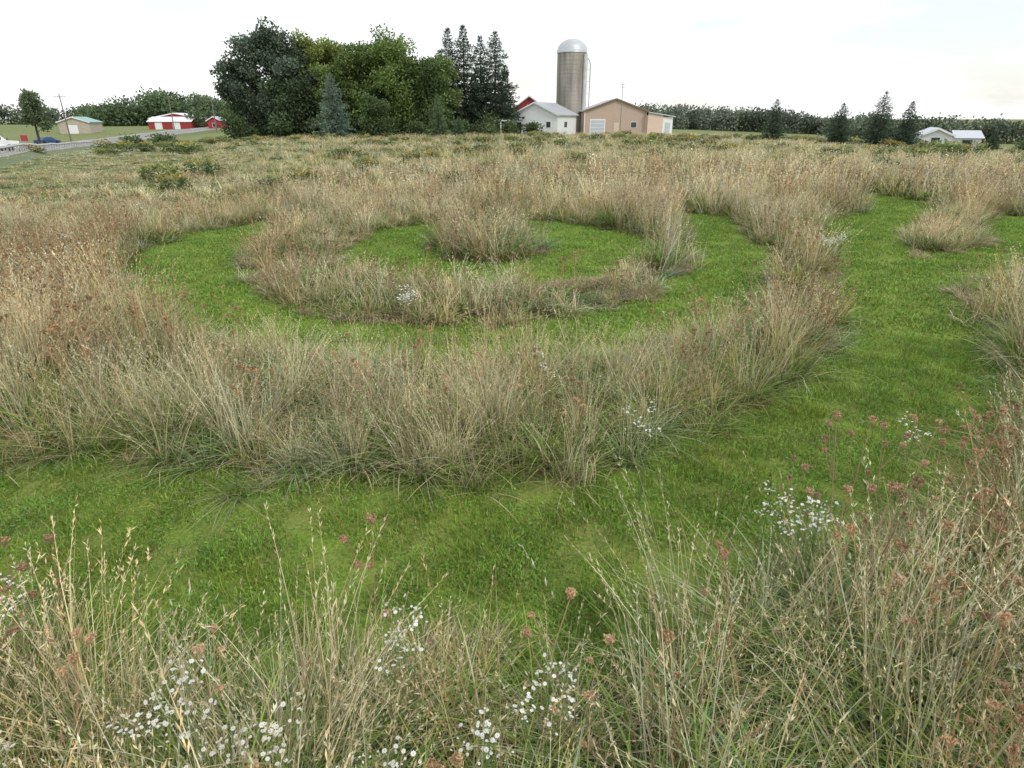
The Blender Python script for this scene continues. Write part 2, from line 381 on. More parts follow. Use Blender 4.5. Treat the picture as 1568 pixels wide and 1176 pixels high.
def lace(seed,wm=1,hs=1.4):
    rng=np.random.default_rng(seed);mb=MB();col=np.array((.42,.29,.165))
    top=np.array((rng.normal()*.08,rng.normal()*.08,1.0))
    mid=top*.5+np.array((rng.normal()*.03,rng.normal()*.03,0))
    tube(mb,[(0,0,0),mid,top],[.0035*wm,.003*wm,.0022*wm],col*.9,4)
    tips=[(top,np.array((0,0,1.)),hs)]
    for i in range(rng.integers(1,4)):
        t=rng.uniform(.45,.8);b=mid*(1-(t-.5)*2)+top*((t-.5)*2) if t>.5 else mid*t*2
        a=rng.random()*6.28;e=b+np.array((math.cos(a)*.1,math.sin(a)*.1,rng.uniform(.1,.3)))
        tube(mb,[b,(b+e)/2+np.array((math.cos(a)*.02,math.sin(a)*.02,-.01)),e],[.002*wm]*3,col*.9,4);tips.append((e,e-b,hs*rng.uniform(.5,.9)))
    for p0,d,s in tips:
        d=d/np.linalg.norm(d);n=26
        for j in range(n):
            a=rng.random()*6.28;r=rng.uniform(.2,1);sd=np.array((math.cos(a),math.sin(a),0))*r
            e1=p0+(sd*.020+d*.014)*s;e2=p0+(sd*.014+d*(.030))*s
            diamonds(mb,[p0,e1],np.array([e1-p0,e2-e1]),[np.linalg.norm(e1-p0),np.linalg.norm(e2-e1)],.0035*wm,col,rng)
            k=6;diamonds(mb,np.tile(e2,(k,1)),rng.normal(size=(k,3)),.010*s*wm**.5,.008*wm**.6,col*rng.uniform(.6,1.5,(k,1)),rng)
    k=10;diamonds(mb,np.array([mid*rng.uniform(.2,1.5) for _ in range(k)]),rng.normal(size=(k,3))+[0,0,.4],.09,.008,(.28,.24,.12),rng)
    return mb
LC=[lace(1200+i) for i in range(8)];LC2=[lace(1300+i,2,1.6) for i in range(5)]
x,y=rough_pts(.7,7,3.6,1.15,-.05);bake('queen_annes_lace_seedheads',LC,SEED,x,y,1.0,RNG.uniform(.55,.95,len(x)),tilt=.1,warm=.03)
xr=RNG.uniform(1.5,5.2,230);yr=RNG.uniform(.9,5.0,230);k=dpath(xr,yr)>.0;bake('queen_annes_lace_stand',LC,SEED,xr[k],yr[k],1.0,RNG.uniform(.75,1.1,k.sum()),tilt=.1,warm=.03)
xr=RNG.uniform(-9,-3.4,130);yr=RNG.uniform(5.2,10.5,130);k=dpath(xr,yr)>.1;bake('queen_annes_lace_stand',LC2,SEED,xr[k],yr[k],1.0,RNG.uniform(.6,.95,k.sum()),tilt=.1,warm=.03)
x,y=rough_pts(7,18,2.0,1.05,-.05);bake('queen_annes_lace_seedheads_back',LC2,SEED,x,y,1.0,RNG.uniform(.42,.75,len(x)),tilt=.1,warm=.03)

def aster(seed,nf=52,fs=.0088,spread=.11,ne=5,cl=.026):
    rng=np.random.default_rng(seed);g=MB();f=MB();gc=(.16,.22,.08)
    ends=[]
    for s in range(ne):
        a=rng.random()*6.28;r=rng.uniform(.3,1)*spread
        e=np.array((math.cos(a)*r,math.sin(a)*r,rng.uniform(.78,1.0)));m_=e*np.array((.3,.3,.55))
        tube(g,[(0,0,0),m_,e],[.002,.0017,.001],gc,4);ends.append(e)
        k=26;t=rng.random((k,1));P=m_*(1-t)+e*t;diamonds(g,P,rng.normal(size=(k,3))+[0,0,.5],.04,.005,np.array((.17,.24,.08))*rng.uniform(.7,1.3,(k,1)),rng)
    for i in range(nf):
        e=ends[rng.integers(0,ne)];c=e+rng.normal(size=3)*np.array((cl,cl,cl*1.1));
        b=e-np.array((0,0,.08));diamonds(g,[b],np.array([c-b]),np.linalg.norm(c-b),.0015,gc,rng)
        nrm=np.array((0,-.15,1))+rng.normal(size=3)*.6;nrm/=np.linalg.norm(nrm)
        u=np.cross(nrm,rng.normal(size=3));u/=np.linalg.norm(u);v=np.cross(nrm,u);R=fs*rng.uniform(.55,1.3)
        K=9;an=np.arange(K)*2*math.pi/K+rng.random()
        D=np.cos(an)[:,None]*u+np.sin(an)[:,None]*v
        S=-np.sin(an)[:,None]*u+np.cos(an)[:,None]*v;w=R*.25
        V=np.stack([np.tile(c,(K,1)),c+D*R*.6-S*w+nrm*R*.1,c+D*R,c+D*R*.6+S*w+nrm*R*.1],1)
        f.add(V,np.arange(K*4).reshape(K,4),np.array((.85,.85,.8))*rng.uniform(.85,1))
        cc=c+nrm*.0015;q=R*.24;f.add([cc+u*q,cc+v*q,cc-u*q,cc-v*q],[[0,1,2,3]],np.array((.6,.5,.15)))
    g.V+=f.V;g.F+=[a+g.n for a in f.F];g.C+=f.C;g.n+=f.n
    return g
ASP=[aster(1500+i) for i in range(7)];AS2=[aster(1550+i,100,.014,.16,5,.05) for i in range(4)];AS3=[aster(1600+i,50,.026,.3,5,.1) for i in range(3)]
ap=[(1.45,2.69),(1.56,2.62),(1.36,2.74),(1.5,2.52),(1.64,2.7),(.17,1.6),(.11,1.53),(-.51,1.8),(-.44,1.88),(-1.26,1.43),(-1.2,1.52),(-1.06,1.47),(-.71,1.43),(-.44,1.3),(-2.14,2.06),(-2.22,1.98),(-1.65,1.33),(-.12,1.33),(.93,3.75),(2.75,3.68),(.35,4.7)]
ap=np.array(ap);bake('white_aster_flowers',ASP,FLOWER,ap[:,0],ap[:,1],RNG.uniform(.8,1.05,len(ap)),RNG.uniform(.72,.86,len(ap)),tilt=.04,var=.04,warm=.01)
bp_=np.array([(-1.5,7.9),(-1.35,8.0),(5.9,11.2),(6.1,11.4),(5.8,11.5),(-8.6,12),(2,18.5),(8,9.3),(-9.5,16)])
bake('white_aster_flowers_back',AS2,FLOWER,bp_[:,0],bp_[:,1],1.0,RNG.uniform(.5,.72,len(bp_)),tilt=.05,var=.04,warm=.01)
x=RNG.uniform(-40,40,500);y=RNG.uniform(19,60,500);k=(np.abs(x)<.95*y)&(dpath(x,y)>.3)&(fbm(x,y,8,91)>.52);x=x[k];y=y[k]
bake('white_aster_flowers_far',AS3,FLOWER,x,y,1.0,.5,tilt=.05,var=.15,warm=.01)

def shrub(seed,cols,n=420):
    rng=np.random.default_rng(seed);mb=MB()
    d=rng.normal(size=(n,3));d/=np.linalg.norm(d,axis=1,keepdims=True);r=rng.uniform(.45,1.05,(n,1))
    P=d*r*np.array((.6,.6,.55))+[0,0,.5];P[:,2]=np.abs(P[:,2]);P+= (nz(P[:,0],P[:,1],.3,seed)[:,None]-.5)*.3
    cols=np.asarray(cols);cc=cols[rng.integers(0,len(cols),n)]
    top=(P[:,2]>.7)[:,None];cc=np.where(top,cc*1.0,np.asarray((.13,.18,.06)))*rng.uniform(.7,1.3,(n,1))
    diamonds(mb,P,rng.normal(size=(n,3))+[0,0,1.2],.2,.07,cc,rng);return mb
SH=[shrub(i,[(.42,.34,.09),(.28,.29,.1)]) for i in range(3)]+[shrub(10+i,[(.19,.26,.08),(.3,.3,.14)]) for i in range(4)]
n=1500;x=RNG.uniform(-85,90,n);y=RNG.uniform(24,108,n);k=(np.abs(x)<.9*y)&(fbm(x,y,9,15)>.5)&(RNG.random(n)<y/75)&offroad(x,y,10)&(dpath(x,y)>1);x=x[k];y=y[k]
s=RNG.uniform(.4,1.0,len(x));bake('goldenrod_and_shrubs',SH,GRASS,x,y,s*1.5,s*.85)
gx=np.array([29,31,33,30.5,40,42,44,37,46,48,-35,-38,-41,-30,-44,-28,15,17,19]);gy=np.array([46,47,48,48,62,63,62,64,55,56,62,64,66,58,60,57,70,71,70])
bake('goldenrod_clump',SH,GRASS,gx,gy,RNG.uniform(1.4,2.2,len(gx)),RNG.uniform(.8,1.25,len(gx)),idx=RNG.integers(0,5,len(gx)))

# ------------------------------------------------------------------ trees
def cloud(mb,rng,c,rad,n,size,col,droop=.0):
    d=rng.normal(size=(n,3));d/=np.linalg.norm(d,axis=1,keepdims=True)
    r=1-np.abs(rng.normal(size=(n,1)))*.28;r=np.clip(r,.1,1)
    P=np.asarray(c)+d*r*np.asarray(rad);P+=rng.normal(size=P.shape)*size*.6
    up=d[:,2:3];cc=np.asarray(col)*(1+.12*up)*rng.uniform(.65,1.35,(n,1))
    D=rng.normal(size=(n,3))+d*.7;D[:,2]-=droop
    diamonds(mb,P,D,rng.uniform(.7,1.4,n)*size,size*.7,cc,rng)
def tree(name,x,y,H,Wd,col,seed,lobes=34,per=850,leaf=.42,low=.12,shape=1.0,droop=.2,gap=.16,extra=()):
    rng=np.random.default_rng(seed);z0=T(x,y)-.2
    root=bpy.data.objects.new(name,None);C.objects.link(root);root.location=(x,y,z0)
    w=MB();f=MB();bc=(.085,.07,.055)
    lean=rng.normal(size=2)*.3
    tp=[np.array((0,0,0)),np.array((lean[0]*.3,lean[1]*.3,H*.2)),np.array((lean[0],lean[1],H*.5)),np.array((lean[0]*1.5,lean[1]*1.5,H*.88))]
    R=H*.022;tube(w,tp,[R*1.3,R,R*.6,R*.12],bc,9)
    L=[]
    for i in range(lobes):
        t=(i+rng.random())/lobes;h=low+(.97-low)*t
        prof=math.sin(math.pi*min(1,(.18+.82*(1-((h-.42)/.62)**2 if h>.42 else 1-((.42-h)/.55)**2))*.5))
        prof=max(.12,prof)*shape
        a=i*2.399+rng.normal()*.4;rr=Wd*.5*prof*rng.uniform(.35,.82)
        c=np.array((math.cos(a)*rr,math.sin(a)*rr,H*h*.96))
        lr=Wd*gap*rng.uniform(.7,1.25)*(.65+.5*prof)
        if c[2]+lr*.8>H:c[2]=H-lr*.75
        L.append((c,lr))
    for e in extra:L.append((np.array(e[:3]),e[3]))
    for c,lr in L:
        s=tp[1]*(1-min(.95,c[2]/H*.8))+tp[3]*min(.95,c[2]/H*.8);s=s.copy();s[2]=c[2]*.62
        mid=(s+c)/2+rng.normal(size=3)*.3;tube(w,[s,mid,c],[R*.35,R*.2,R*.06],bc,5)
        tint=np.asarray(col)*rng.uniform(.72,1.28)
        for q in range(4):
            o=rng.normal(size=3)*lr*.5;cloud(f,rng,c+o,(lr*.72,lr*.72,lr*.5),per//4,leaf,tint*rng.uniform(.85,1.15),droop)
    w.obj('trunk_and_limbs',WOOD,root,smooth=True);f.obj('foliage',LEAF,root)
    return root
MG=(.13,.195,.05);YG=(.18,.22,.055);LG=(.18,.25,.09)
tree('maple_tree',-40.0,114,16.0,15.5,(.10,.14,.09),1,lobes=40,gap=.115,extra=[(-7.4,0,9.2,1.4),(-8.4,0,7.3,1.2),(-6.6,-1,10.4,1.4),(-3,0,14.2,1.6),(1,0,14.4,1.8),(-1,-1,13.4,1.8)])
tree('elm_tree',-32.4,117,15.4,11,YG,2,lobes=34,gap=.17)
tree('oak_tree',-20.6,114,14.5,15,MG,3,lobes=42,gap=.155,low=.08)
tree('oak_tree',-27.6,112,11.5,9,(.12,.175,.05),4,lobes=24,gap=.18,low=.06)
tree('box_elder_tree',-14.2,111,11.6,7.5,(.10,.16,.05),5,lobes=22,gap=.19,low=.05)
tree('birch_tree',-11.6,111,12.2,4.6,LG,6,lobes=20,gap=.22,low=.08,per=600)
tree('maple_tree',-36.5,110,8.5,9,(.07,.11,.05),7,lobes=20,gap=.2,low=.05)
tree('apple_tree',-20.3,99,6.0,4.2,(.10,.15,.055),8,lobes=14,gap=.24,low=.08,per=500,leaf=.3)
tree('maple_tree',-45,119,7.5,8,(.08,.12,.055),9,lobes=18,gap=.2,low=.05)
def mass(name,pts,col,leaf,per,seed):
    rng=np.random.default_rng(seed);mb=MB()
    for (x,y,h,w) in pts:
        z=T(x,y)
        k=max(3,int(h/ w*2)+2)
        for q in range(k):
            c=np.array((x+rng.normal()*w*.3,y+rng.normal()*w*.3,z+h*rng.uniform(.15,.8)))
            r=w*rng.uniform(.4,.65);top=z+h-c[2];rz=min(r,max(.4,top))
            cloud(mb,rng,c,(r,r,rz),per,leaf,np.asarray(col)*rng.uniform(.7,1.3))
    return mb.obj(name,LEAF)
rg=np.random.default_rng(5)
mass('shrub_understory',[(x,108+rg.normal()*2,rg.uniform(2,4.5),3.2) for x in np.linspace(-45,-4,17)],(.07,.105,.04),.4,260,77)
def spruce(name,x,y,H,Wd,col,seed,dens=1.0,q=.42,low=.04,pw=.8):
    rng=np.random.default_rng(seed);z0=T(x,y)-.1
    root=bpy.data.objects.new(name,None);C.objects.link(root);root.location=(x,y,z0)
    w=MB();f=MB();tube(w,[(0,0,0),(0,0,H*.5),(.02,0,H*.98)],[H*.016,H*.01,.02],(.08,.06,.045),7)
    h=H*low;step=H/30
    P=[];D=[];CC=[];S=[]
    while h<H*.985:
        t=h/H;R=Wd*.5*((1-t)**pw)*rng.uniform(.7,1.2)+.05
        nb=int(max(5,11*(1-t*.5)));a0=rng.random()*6.28
        for b in range(nb):
            a=a0+b*6.283/nb+rng.normal()*.2;L=R*rng.uniform(.5,1.25)
            dx=np.array((math.cos(a),math.sin(a),0));dr=rng.uniform(.15,.42)*(1-t)-.3*t
            end=dx*L+np.array((0,0,h-dr*L))
            if b%2==0 and L>.8:tube(w,[(0,0,h),dx*L*.5+np.array((0,0,h-dr*L*.65)),end],[.035,.02,.008],(.07,.055,.04),4)
            m_=int((6+L/q*5)*dens)
            tt=rng.random(m_)**.7;pp=dx*(L*tt)[:,None];pp[:,2]+=h-dr*L*np.sin(tt*1.57)
            side=np.array((-dx[1],dx[0],0))
            pp+=side*(rng.normal(size=m_)*.2*L*(1.1-tt))[:,None]+np.array((0,0,1))*(-np.abs(rng.normal(size=m_))*q*.4)[:,None]
            P.append(pp);dd=dx*.9+rng.normal(size=(m_,3))*.5+[0,0,-.35*(1-t)+.1];D.append(dd)
            CC.append(np.asarray(col)*rng.uniform(.6,1.1,(m_,1))*(1+.5*tt[:,None]));S.append(np.full(m_,q*(1-.5*t)))
        h+=step*rng.uniform(.7,1.2)
    P=np.concatenate(P);D=np.concatenate(D);CC=np.concatenate(CC);S=np.concatenate(S)
    diamonds(f,P,D,S*rng.uniform(.7,1.3,len(P)),S*.34,CC,rng)
    diamonds(f,np.array([(0,0,H*.94)]*14),rng.normal(size=(14,3))*.2+[0,0,1],H*.06,.08,np.asarray(col),rng)
    w.obj('trunk_and_branches',WOOD,root);f.obj('needles',LEAF,root)
SG=(.055,.082,.05)
spruce('spruce_tree',-11.0,119,17.0,9.5,SG,21,q=.58,dens=2.0,pw=.72)
spruce('spruce_tree',-8.3,118,17.3,9.5,SG,22,q=.58,dens=2.0,pw=.72)
spruce('spruce_tree',-5.6,121,16.0,9,SG,23,q=.58,dens=2.0,pw=.72)
spruce('spruce_tree',-2.9,117,16.3,9.8,(.05,.076,.045),24,q=.58,dens=2.0,pw=.72)
spruce('spruce_tree',-1.2,121,11.5,6.5,(.05,.076,.045),34,q=.5,dens=1.5,pw=.8)
spruce('blue_spruce_tree',-26.4,99,9.0,6.6,(.15,.21,.16),25,q=.42,dens=1.4,low=.02,pw=.8)
spruce('pine_tree',-10.6,96,6.0,3.6,(.12,.18,.08),26,q=.35)
spruce('spruce_sapling',-7.6,95,3.0,2.2,(.09,.14,.07),27,q=.25)
spruce('spruce_tree',34.8,88,5.3,4.0,(.075,.115,.06),28,q=.3,low=.02,pw=.8,dens=1.1)
spruce('spruce_tree',39.6,80,4.9,4.2,(.06,.095,.055),29,q=.3,low=.02,pw=.8,dens=1.1)
spruce('spruce_tree',41.6,75,6.1,4.4,(.055,.09,.055),30,q=.3,low=.02,pw=.8,dens=1.1)
spruce('spruce_tree',44.8,75,5.2,4.2,(.055,.09,.055),31,q=.3,low=.02,pw=.8,dens=1.1)
spruce('spruce_sapling',66,90,3.0,2.4,(.06,.09,.06),32,q=.25)
spruce('spruce_sapling',60,82,2.3,2.0,(.06,.1,.05),33,q=.25)
pts=[(x,360+rg.normal()*8,rg.uniform(9,12)*(1-.25*(x>150)),9) for x in np.linspace(70,205,44)]  # distance haze put into the treeline leaf colours, greyer and bluer
mass('distant_treeline',pts,(.16,.19,.14),1.3,170,40)
pts=[(x,250+rg.normal()*8,rg.uniform(6.5,8.5),7) for x in np.linspace(125,260,34)]
mass('distant_treeline',pts,(.13,.16,.11),1.1,150,41)
pts=[(x,270+rg.normal()*6,9.5+3*math.exp(-((x+140)/14)**2)-2.5*(x<-158)+rg.uniform(-.7,.7),8) for x in np.linspace(-172,-108,30)]
mass('distant_woods',pts,(.11,.165,.08),1.0,260,42)
pts=[(x,330+rg.normal()*6,rg.uniform(6,9),8) for x in np.linspace(-270,-150,26)]
mass('distant_treeline',pts,(.12,.16,.1),1.2,150,43)
pts=[(x,205+rg.normal()*6,rg.uniform(4.0,6.5),5) for x in np.linspace(-98,-62,10)]
mass('distant_treeline',pts,(.09,.13,.06),.8,200,44)
pts=[(x,y,h,3.6) for x,y,h in [(-106,118,6),(-109,124,7.5),(-102,116,5),(-98,117,3.4),(-113,130,8),(-118,128,7),(-94,118,2.5)]]
mass('roadside_bushes',pts,(.09,.14,.05),.45,420,45)
tree('ash_tree',-96.5,134,10.5,4.5,(.14,.19,.1),46,lobes=12,gap=.2,low=.4,per=380)
pts=[(x,y,h,1.8) for x,y,h in [(68,86,2),(72,84,1.9),(75,88,2.1),(57,70,1.5),(60,71,1.4),(-52,90,1.6),(-49,92,1.5),(0,104,2.2),(-3,103,1.8),(3,105,1.8),(-15,101,2)]]
mass('garden_bushes',pts,(.10,.14,.055),.3,260,47)

# ------------------------------------------------------------------ buildings
def quadobj(name,faces,mat,parent):
    me=bpy.data.meshes.new(name);V=[];F=[]
    for f in faces:
        F.append(list(range(len(V),len(V)+len(f))));V+=list(f)
    me.from_pydata(V,[],F);me.materials.append(mat);me.update()
    o=bpy.data.objects.new(name,me);C.objects.link(o);o.parent=parent;return o
def boxf(x0,x1,y0,y1,z0,z1):
    a=[(x0,y0,z0),(x1,y0,z0),(x1,y1,z0),(x0,y1,z0),(x0,y0,z1),(x1,y0,z1),(x1,y1,z1),(x0,y1,z1)]
    return [[a[i] for i in q] for q in ((0,3,2,1),(4,5,6,7),(0,1,5,4),(1,2,6,5),(2,3,7,6),(3,0,4,7))]
def empty(name,x,y,rz=0,z=None):
    e=bpy.data.objects.new(name,None);C.objects.link(e);e.location=(x,y,T(x,y) if z is None else z);e.rotation_euler=(0,0,rz);return e
def gable(e,W,Dp,eave,ridge,wall,roof,trim,oh=.35,apex=.5,th_=.16):
    xa=W*apex
    quadobj('walls',[[(0,0,-.8),(W,0,-.8),(W,0,eave),(xa,0,ridge),(0,0,eave)],[(W,Dp,-.8),(0,Dp,-.8),(0,Dp,eave),(xa,Dp,ridge),(W,Dp,eave)],
      [(0,Dp,-.8),(0,0,-.8),(0,0,eave),(0,Dp,eave)],[(W,0,-.8),(W,Dp,-.8),(W,Dp,eave),(W,0,eave)]],wall,e)
    sl=(ridge-eave)/xa;sr=(ridge-eave)/(W-xa);fs=[]
    for x0,z0,x1,z1 in ((-oh,eave-oh*sl,xa,ridge),(xa,ridge,W+oh,eave-oh*sr)):
        y0,y1=-oh,Dp+oh;a=[(x0,y0,z0+.02),(x1,y0,z1+.02),(x1,y1,z1+.02),(x0,y1,z0+.02)];b=[(q[0],q[1],q[2]+th_) for q in a]
        fs+=[b,a[::-1]]+[[a[i],a[(i+1)%4],b[(i+1)%4],b[i]] for i in range(4)]
    quadobj('roof',fs,roof,e)
    fs=[]
    for x0,z0,x1,z1 in ((-oh,eave-oh*sl,xa,ridge),(xa,ridge,W+oh,eave-oh*sr)):
        y=-oh-.03;fs.append([(x0,y,z0-.08),(x1,y,z1-.08),(x1,y,z1+th_+.01),(x0,y,z0+th_+.01)])
    quadobj('fascia',fs,trim,e)
WH=solid('white_siding',(.76,.77,.78),.6,.04,1,wave=('Z',3.0,.06));WH2=solid('white_trim_paint',(.8,.8,.8),.5,.03)
GR=solid('grey_metal_roof',(.42,.44,.46),.45,.08,1.5,wave=('X',2.0,.12));LR=solid('pale_metal_roof',(.5,.54,.58),.4,.06)
RD=solid('red_barn_paint',(.33,.035,.04),.7,.12,1);PE=solid('tan_steel_siding',(.50,.38,.30),.55,.04,1,wave=('X',3.2,.07))
PE2=solid('pale_pink_siding',(.66,.50,.41),.55,.05);BR=solid('brown_trim',(.2,.13,.09),.6);GL=solid('window_glass',(.05,.06,.07),.15,.1)
DG=solid('dark_shingles',(.22,.23,.25),.8,.15,3);GN=solid('green_metal_roof',(.25,.42,.38),.5,.06);TN=solid('tan_siding',(.45,.4,.33),.7)
def win(e,nm,x,z,w,h,y=-.04,fr=WH2):
    quadobj(nm+'_frame',boxf(x-.08,x+w+.08,y,y+.06,z-.08,z+h+.08),fr,e);quadobj(nm,boxf(x,x+w,y-.02,y+.02,z,z+h),GL,e)
e=empty('white_garage',.1,118,math.atan2(-4,7.7))
gable(e,8.7,8.5,3.2,5.1,WH,GR,WH2);win(e,'side_door',.9,0,.9,2.0);win(e,'window',6.6,1.2,.8,.9)
quadobj('side_window',boxf(8.68,8.74,3,4.2,1.2,2.1),GL,e)
quadobj('lean_to',boxf(-2.2,-.02,2,6,-.8,2.2),GL,e);quadobj('lean_to_roof',boxf(-2.5,-.38,1.7,6.3,2.25,2.4),WH2,e)
e=empty('red_barn',.2,138,0);gable(e,6.6,9,4.6,6.9,RD,GR,WH2);win(e,'loft_window',2.9,4.3,.8,.9)
e=empty('tan_pole_barn',13.2,121,0);gable(e,11.2,14,3.95,5.9,PE,GR,BR)
quadobj('garage_door',boxf(1.0,3.8,-.05,0.0,-.2,2.6),WH2,e);quadobj('door_panels',[q for i in range(4) for q in boxf(1.15,3.65,-.08,-.052,.05+i*.62,.58+i*.62)],LR,e)
quadobj('service_door',boxf(5.4,6.3,-.05,0,-.2,2.0),PE2,e);win(e,'window',8.5,1.2,1.0,.9)
quadobj('corner_trim',boxf(-.06,.08,-.06,-.01,-.5,3.8)+boxf(11.12,11.26,-.06,-.01,-.5,3.8),WH2,e)
e=empty('white_shed_annex',24.55,120,math.radians(14))
quadobj('walls',boxf(0,3.0,0,8,-.8,3.3),PE2,e);quadobj('white_walls',boxf(3.02,5.0,.1,8,-.8,3.05),WH2,e)
quadobj('roof',[[(-.1,-.3,3.9),(5.3,-.3,3.15),(5.3,8.3,3.15),(-.1,8.3,3.9)],[(-.1,-.3,3.75),(5.3,-.3,3.0),(5.3,8.3,3.0),(-.1,8.3,3.75)],[(-.1,-.3,3.75),(5.3,-.3,3.0),(5.3,-.3,3.15),(-.1,-.3,3.9)],[(5.3,-.3,3.0),(5.3,8.3,3.0),(5.3,8.3,3.15),(5.3,-.3,3.15)]],LR,e)
quadobj('wall_head',[[(0,.0,3.31),(3,.0,3.31),(3,.0,3.32),(0,.0,3.74)]],PE2,e)
quadobj('door',boxf(3.5,4.5,.04,.09,-.2,2.1),LR,e)
e=empty('concrete_silo',11.3,130,0)
sm=bpy.data.materials.new('silo_concrete');sm.use_nodes=True;N=sm.node_tree;l=N.links.new;pp=N.nodes['Principled BSDF'];pp.inputs['Roughness'].default_value=.85
tc=N.nodes.new('ShaderNodeTexCoord');mp=N.nodes.new('ShaderNodeMapping');mp.inputs['Scale'].default_value=(1,1,.12);l(tc.outputs['Object'],mp.inputs[0])
n1=N.nodes.new('ShaderNodeTexNoise');n1.inputs['Scale'].default_value=1.1;n1.inputs['Detail'].default_value=6;l(mp.outputs[0],n1.inputs['Vector'])
r=N.nodes.new('ShaderNodeValToRGB');r.color_ramp.elements[0].position=.35;r.color_ramp.elements[0].color=(.22,.195,.165,1);r.color_ramp.elements[1].position=.62;r.color_ramp.elements[1].color=(.42,.39,.34,1);l(n1.outputs[0],r.inputs[0])
wv=N.nodes.new('ShaderNodeTexWave');wv.bands_direction='Z';wv.inputs['Scale'].default_value=.55;l(tc.outputs['Object'],wv.inputs[0])
mr=N.nodes.new('ShaderNodeMapRange');mr.inputs['To Min'].default_value=.93;l(wv.outputs[1],mr.inputs[0]);vm=N.nodes.new('ShaderNodeVectorMath');vm.operation='SCALE';l(r.outputs[0],vm.inputs[0]);l(mr.outputs[0],vm.inputs['Scale']);l(vm.outputs[0],pp.inputs['Base Color'])
b=MB();hh=np.concatenate([[-.5],np.linspace(0,13.9,24)]);tube(b,[(0,0,h) for h in hh],[2.75]*len(hh),(1,1,1),32);b.obj('stave_wall',sm,e,smooth=True)
b=MB()
for h in np.arange(.6,13.9,.75):tube(b,[(0,0,h),(0,0,h+.04)],[2.775,2.775],(1,1,1),32)
b.obj('steel_hoops',solid('hoop_steel',(.33,.3,.26),.6),e)
b=MB();an=np.linspace(0,math.pi/2,9);tube(b,[(0,0,13.9),(0,0,14.15)]+[(0,0,14.15+2.15*math.sin(a)) for a in an],[2.85,2.85]+[max(.05,2.85*math.cos(a)) for a in an],(1,1,1),28);b.obj('dome_roof',solid('galvanised_dome',(.5,.53,.55),.4,.1,.8,.3),e,smooth=True)
b=MB();tube(b,[(2.4,-1.9,-.5),(2.4,-1.9,13.6)],[.42,.42],(1,1,1),12);b.obj('unloading_chute',solid('chute_metal',(.55,.55,.53),.5),e,smooth=True)
b=MB();tube(b,[(3.3,-2.2,-.3),(3.3,-2.2,12.0),(3.0,-1.6,12.8),(2.2,-.8,13.8)],[.09]*4,(1,1,1),6);
for h in range(1,12,2):tube(b,[(2.3,-1.6,h),(3.3,-2.2,h)],[.03,.03],(1,1,1),4)
b.obj('filler_pipe',solid('pipe_metal',(.35,.35,.35),.5),e)
e=empty('antenna_mast',18.8,115);b=MB();tube(b,[(0,0,-.2),(0,0,8.3)],[.07,.04],(1,1,1),6);tube(b,[(-.5,0,7.6),(.5,0,7.6)],[.03,.03],(1,1,1),4);tube(b,[(-.35,0,8.0),(.35,0,8.0)],[.03,.03],(1,1,1),4);b.obj('mast',solid('mast_metal',(.2,.2,.2),.5),e)
e=empty('garden_pergola',-3.2,112);b=[]
for px in (0,1.3,2.6):
    for py in (0,2): b+=boxf(px-.06,px+.06,py-.06,py+.06,-.2,2.2)
b+=boxf(-.2,2.8,-.05,.05,2.2,2.35)+boxf(-.2,2.8,1.95,2.05,2.2,2.35)+[q for k in range(6) for q in boxf(.02+k*.5,.1+k*.5,-.3,2.3,2.36,2.46)]
quadobj('posts_and_beams',b,WH2,e)
e=empty('red_farm_barn',-109,200,math.radians(8));gable(e,14.5,9,2.8,4.2,RD,WH2,WH2)
quadobj('front_wing_walls',boxf(1.2,13.2,-5,-.02,-.8,2.1),RD,e);quadobj('front_wing_roof',[[(.9,-5.3,2.0),(13.5,-5.3,2.0),(13.5,-.4,3.3),(.9,-.4,3.3)],[(.9,-5.3,1.85),(13.5,-5.3,1.85),(13.5,-5.3,2.0),(.9,-5.3,2.0)]],WH2,e)
quadobj('doors',boxf(3,5.0,-5.06,-5.0,-.2,1.7)+boxf(8,10.0,-5.06,-5.0,-.2,1.7),WH2,e)
e=empty('red_shed',-83.5,182,0);gable(e,3.6,4,2.6,3.5,RD,GR,WH2);win(e,'window',1.3,1,.9,.9)
e=empty('green_roof_building',-120.5,176,math.radians(10));gable(e,7.5,8,2.8,4.0,TN,GN,WH2);quadobj('door',boxf(2,4.5,-.06,0,-.2,2.1),WH2,e)
e=empty('ranch_house',57.3,92,math.radians(-25),T(57.5,92)-.4);gable(e,3.6,8,2.3,3.1,WH,LR,WH2);win(e,'window',1.2,1,1,1)
quadobj('wing_walls',boxf(3.62,7.2,1,8,-.8,2.0),WH,e);quadobj('wing_roof',[[(4.0,.6,1.95),(7.5,.6,1.95),(7.5,4.5,2.9),(4.0,4.5,2.9)],[(4.0,8.4,1.95),(7.5,8.4,1.95),(7.5,4.5,2.9),(4.0,4.5,2.9)]],LR,e);win(e,'wing_window',5.0,.7,1.2,1,y=.95)

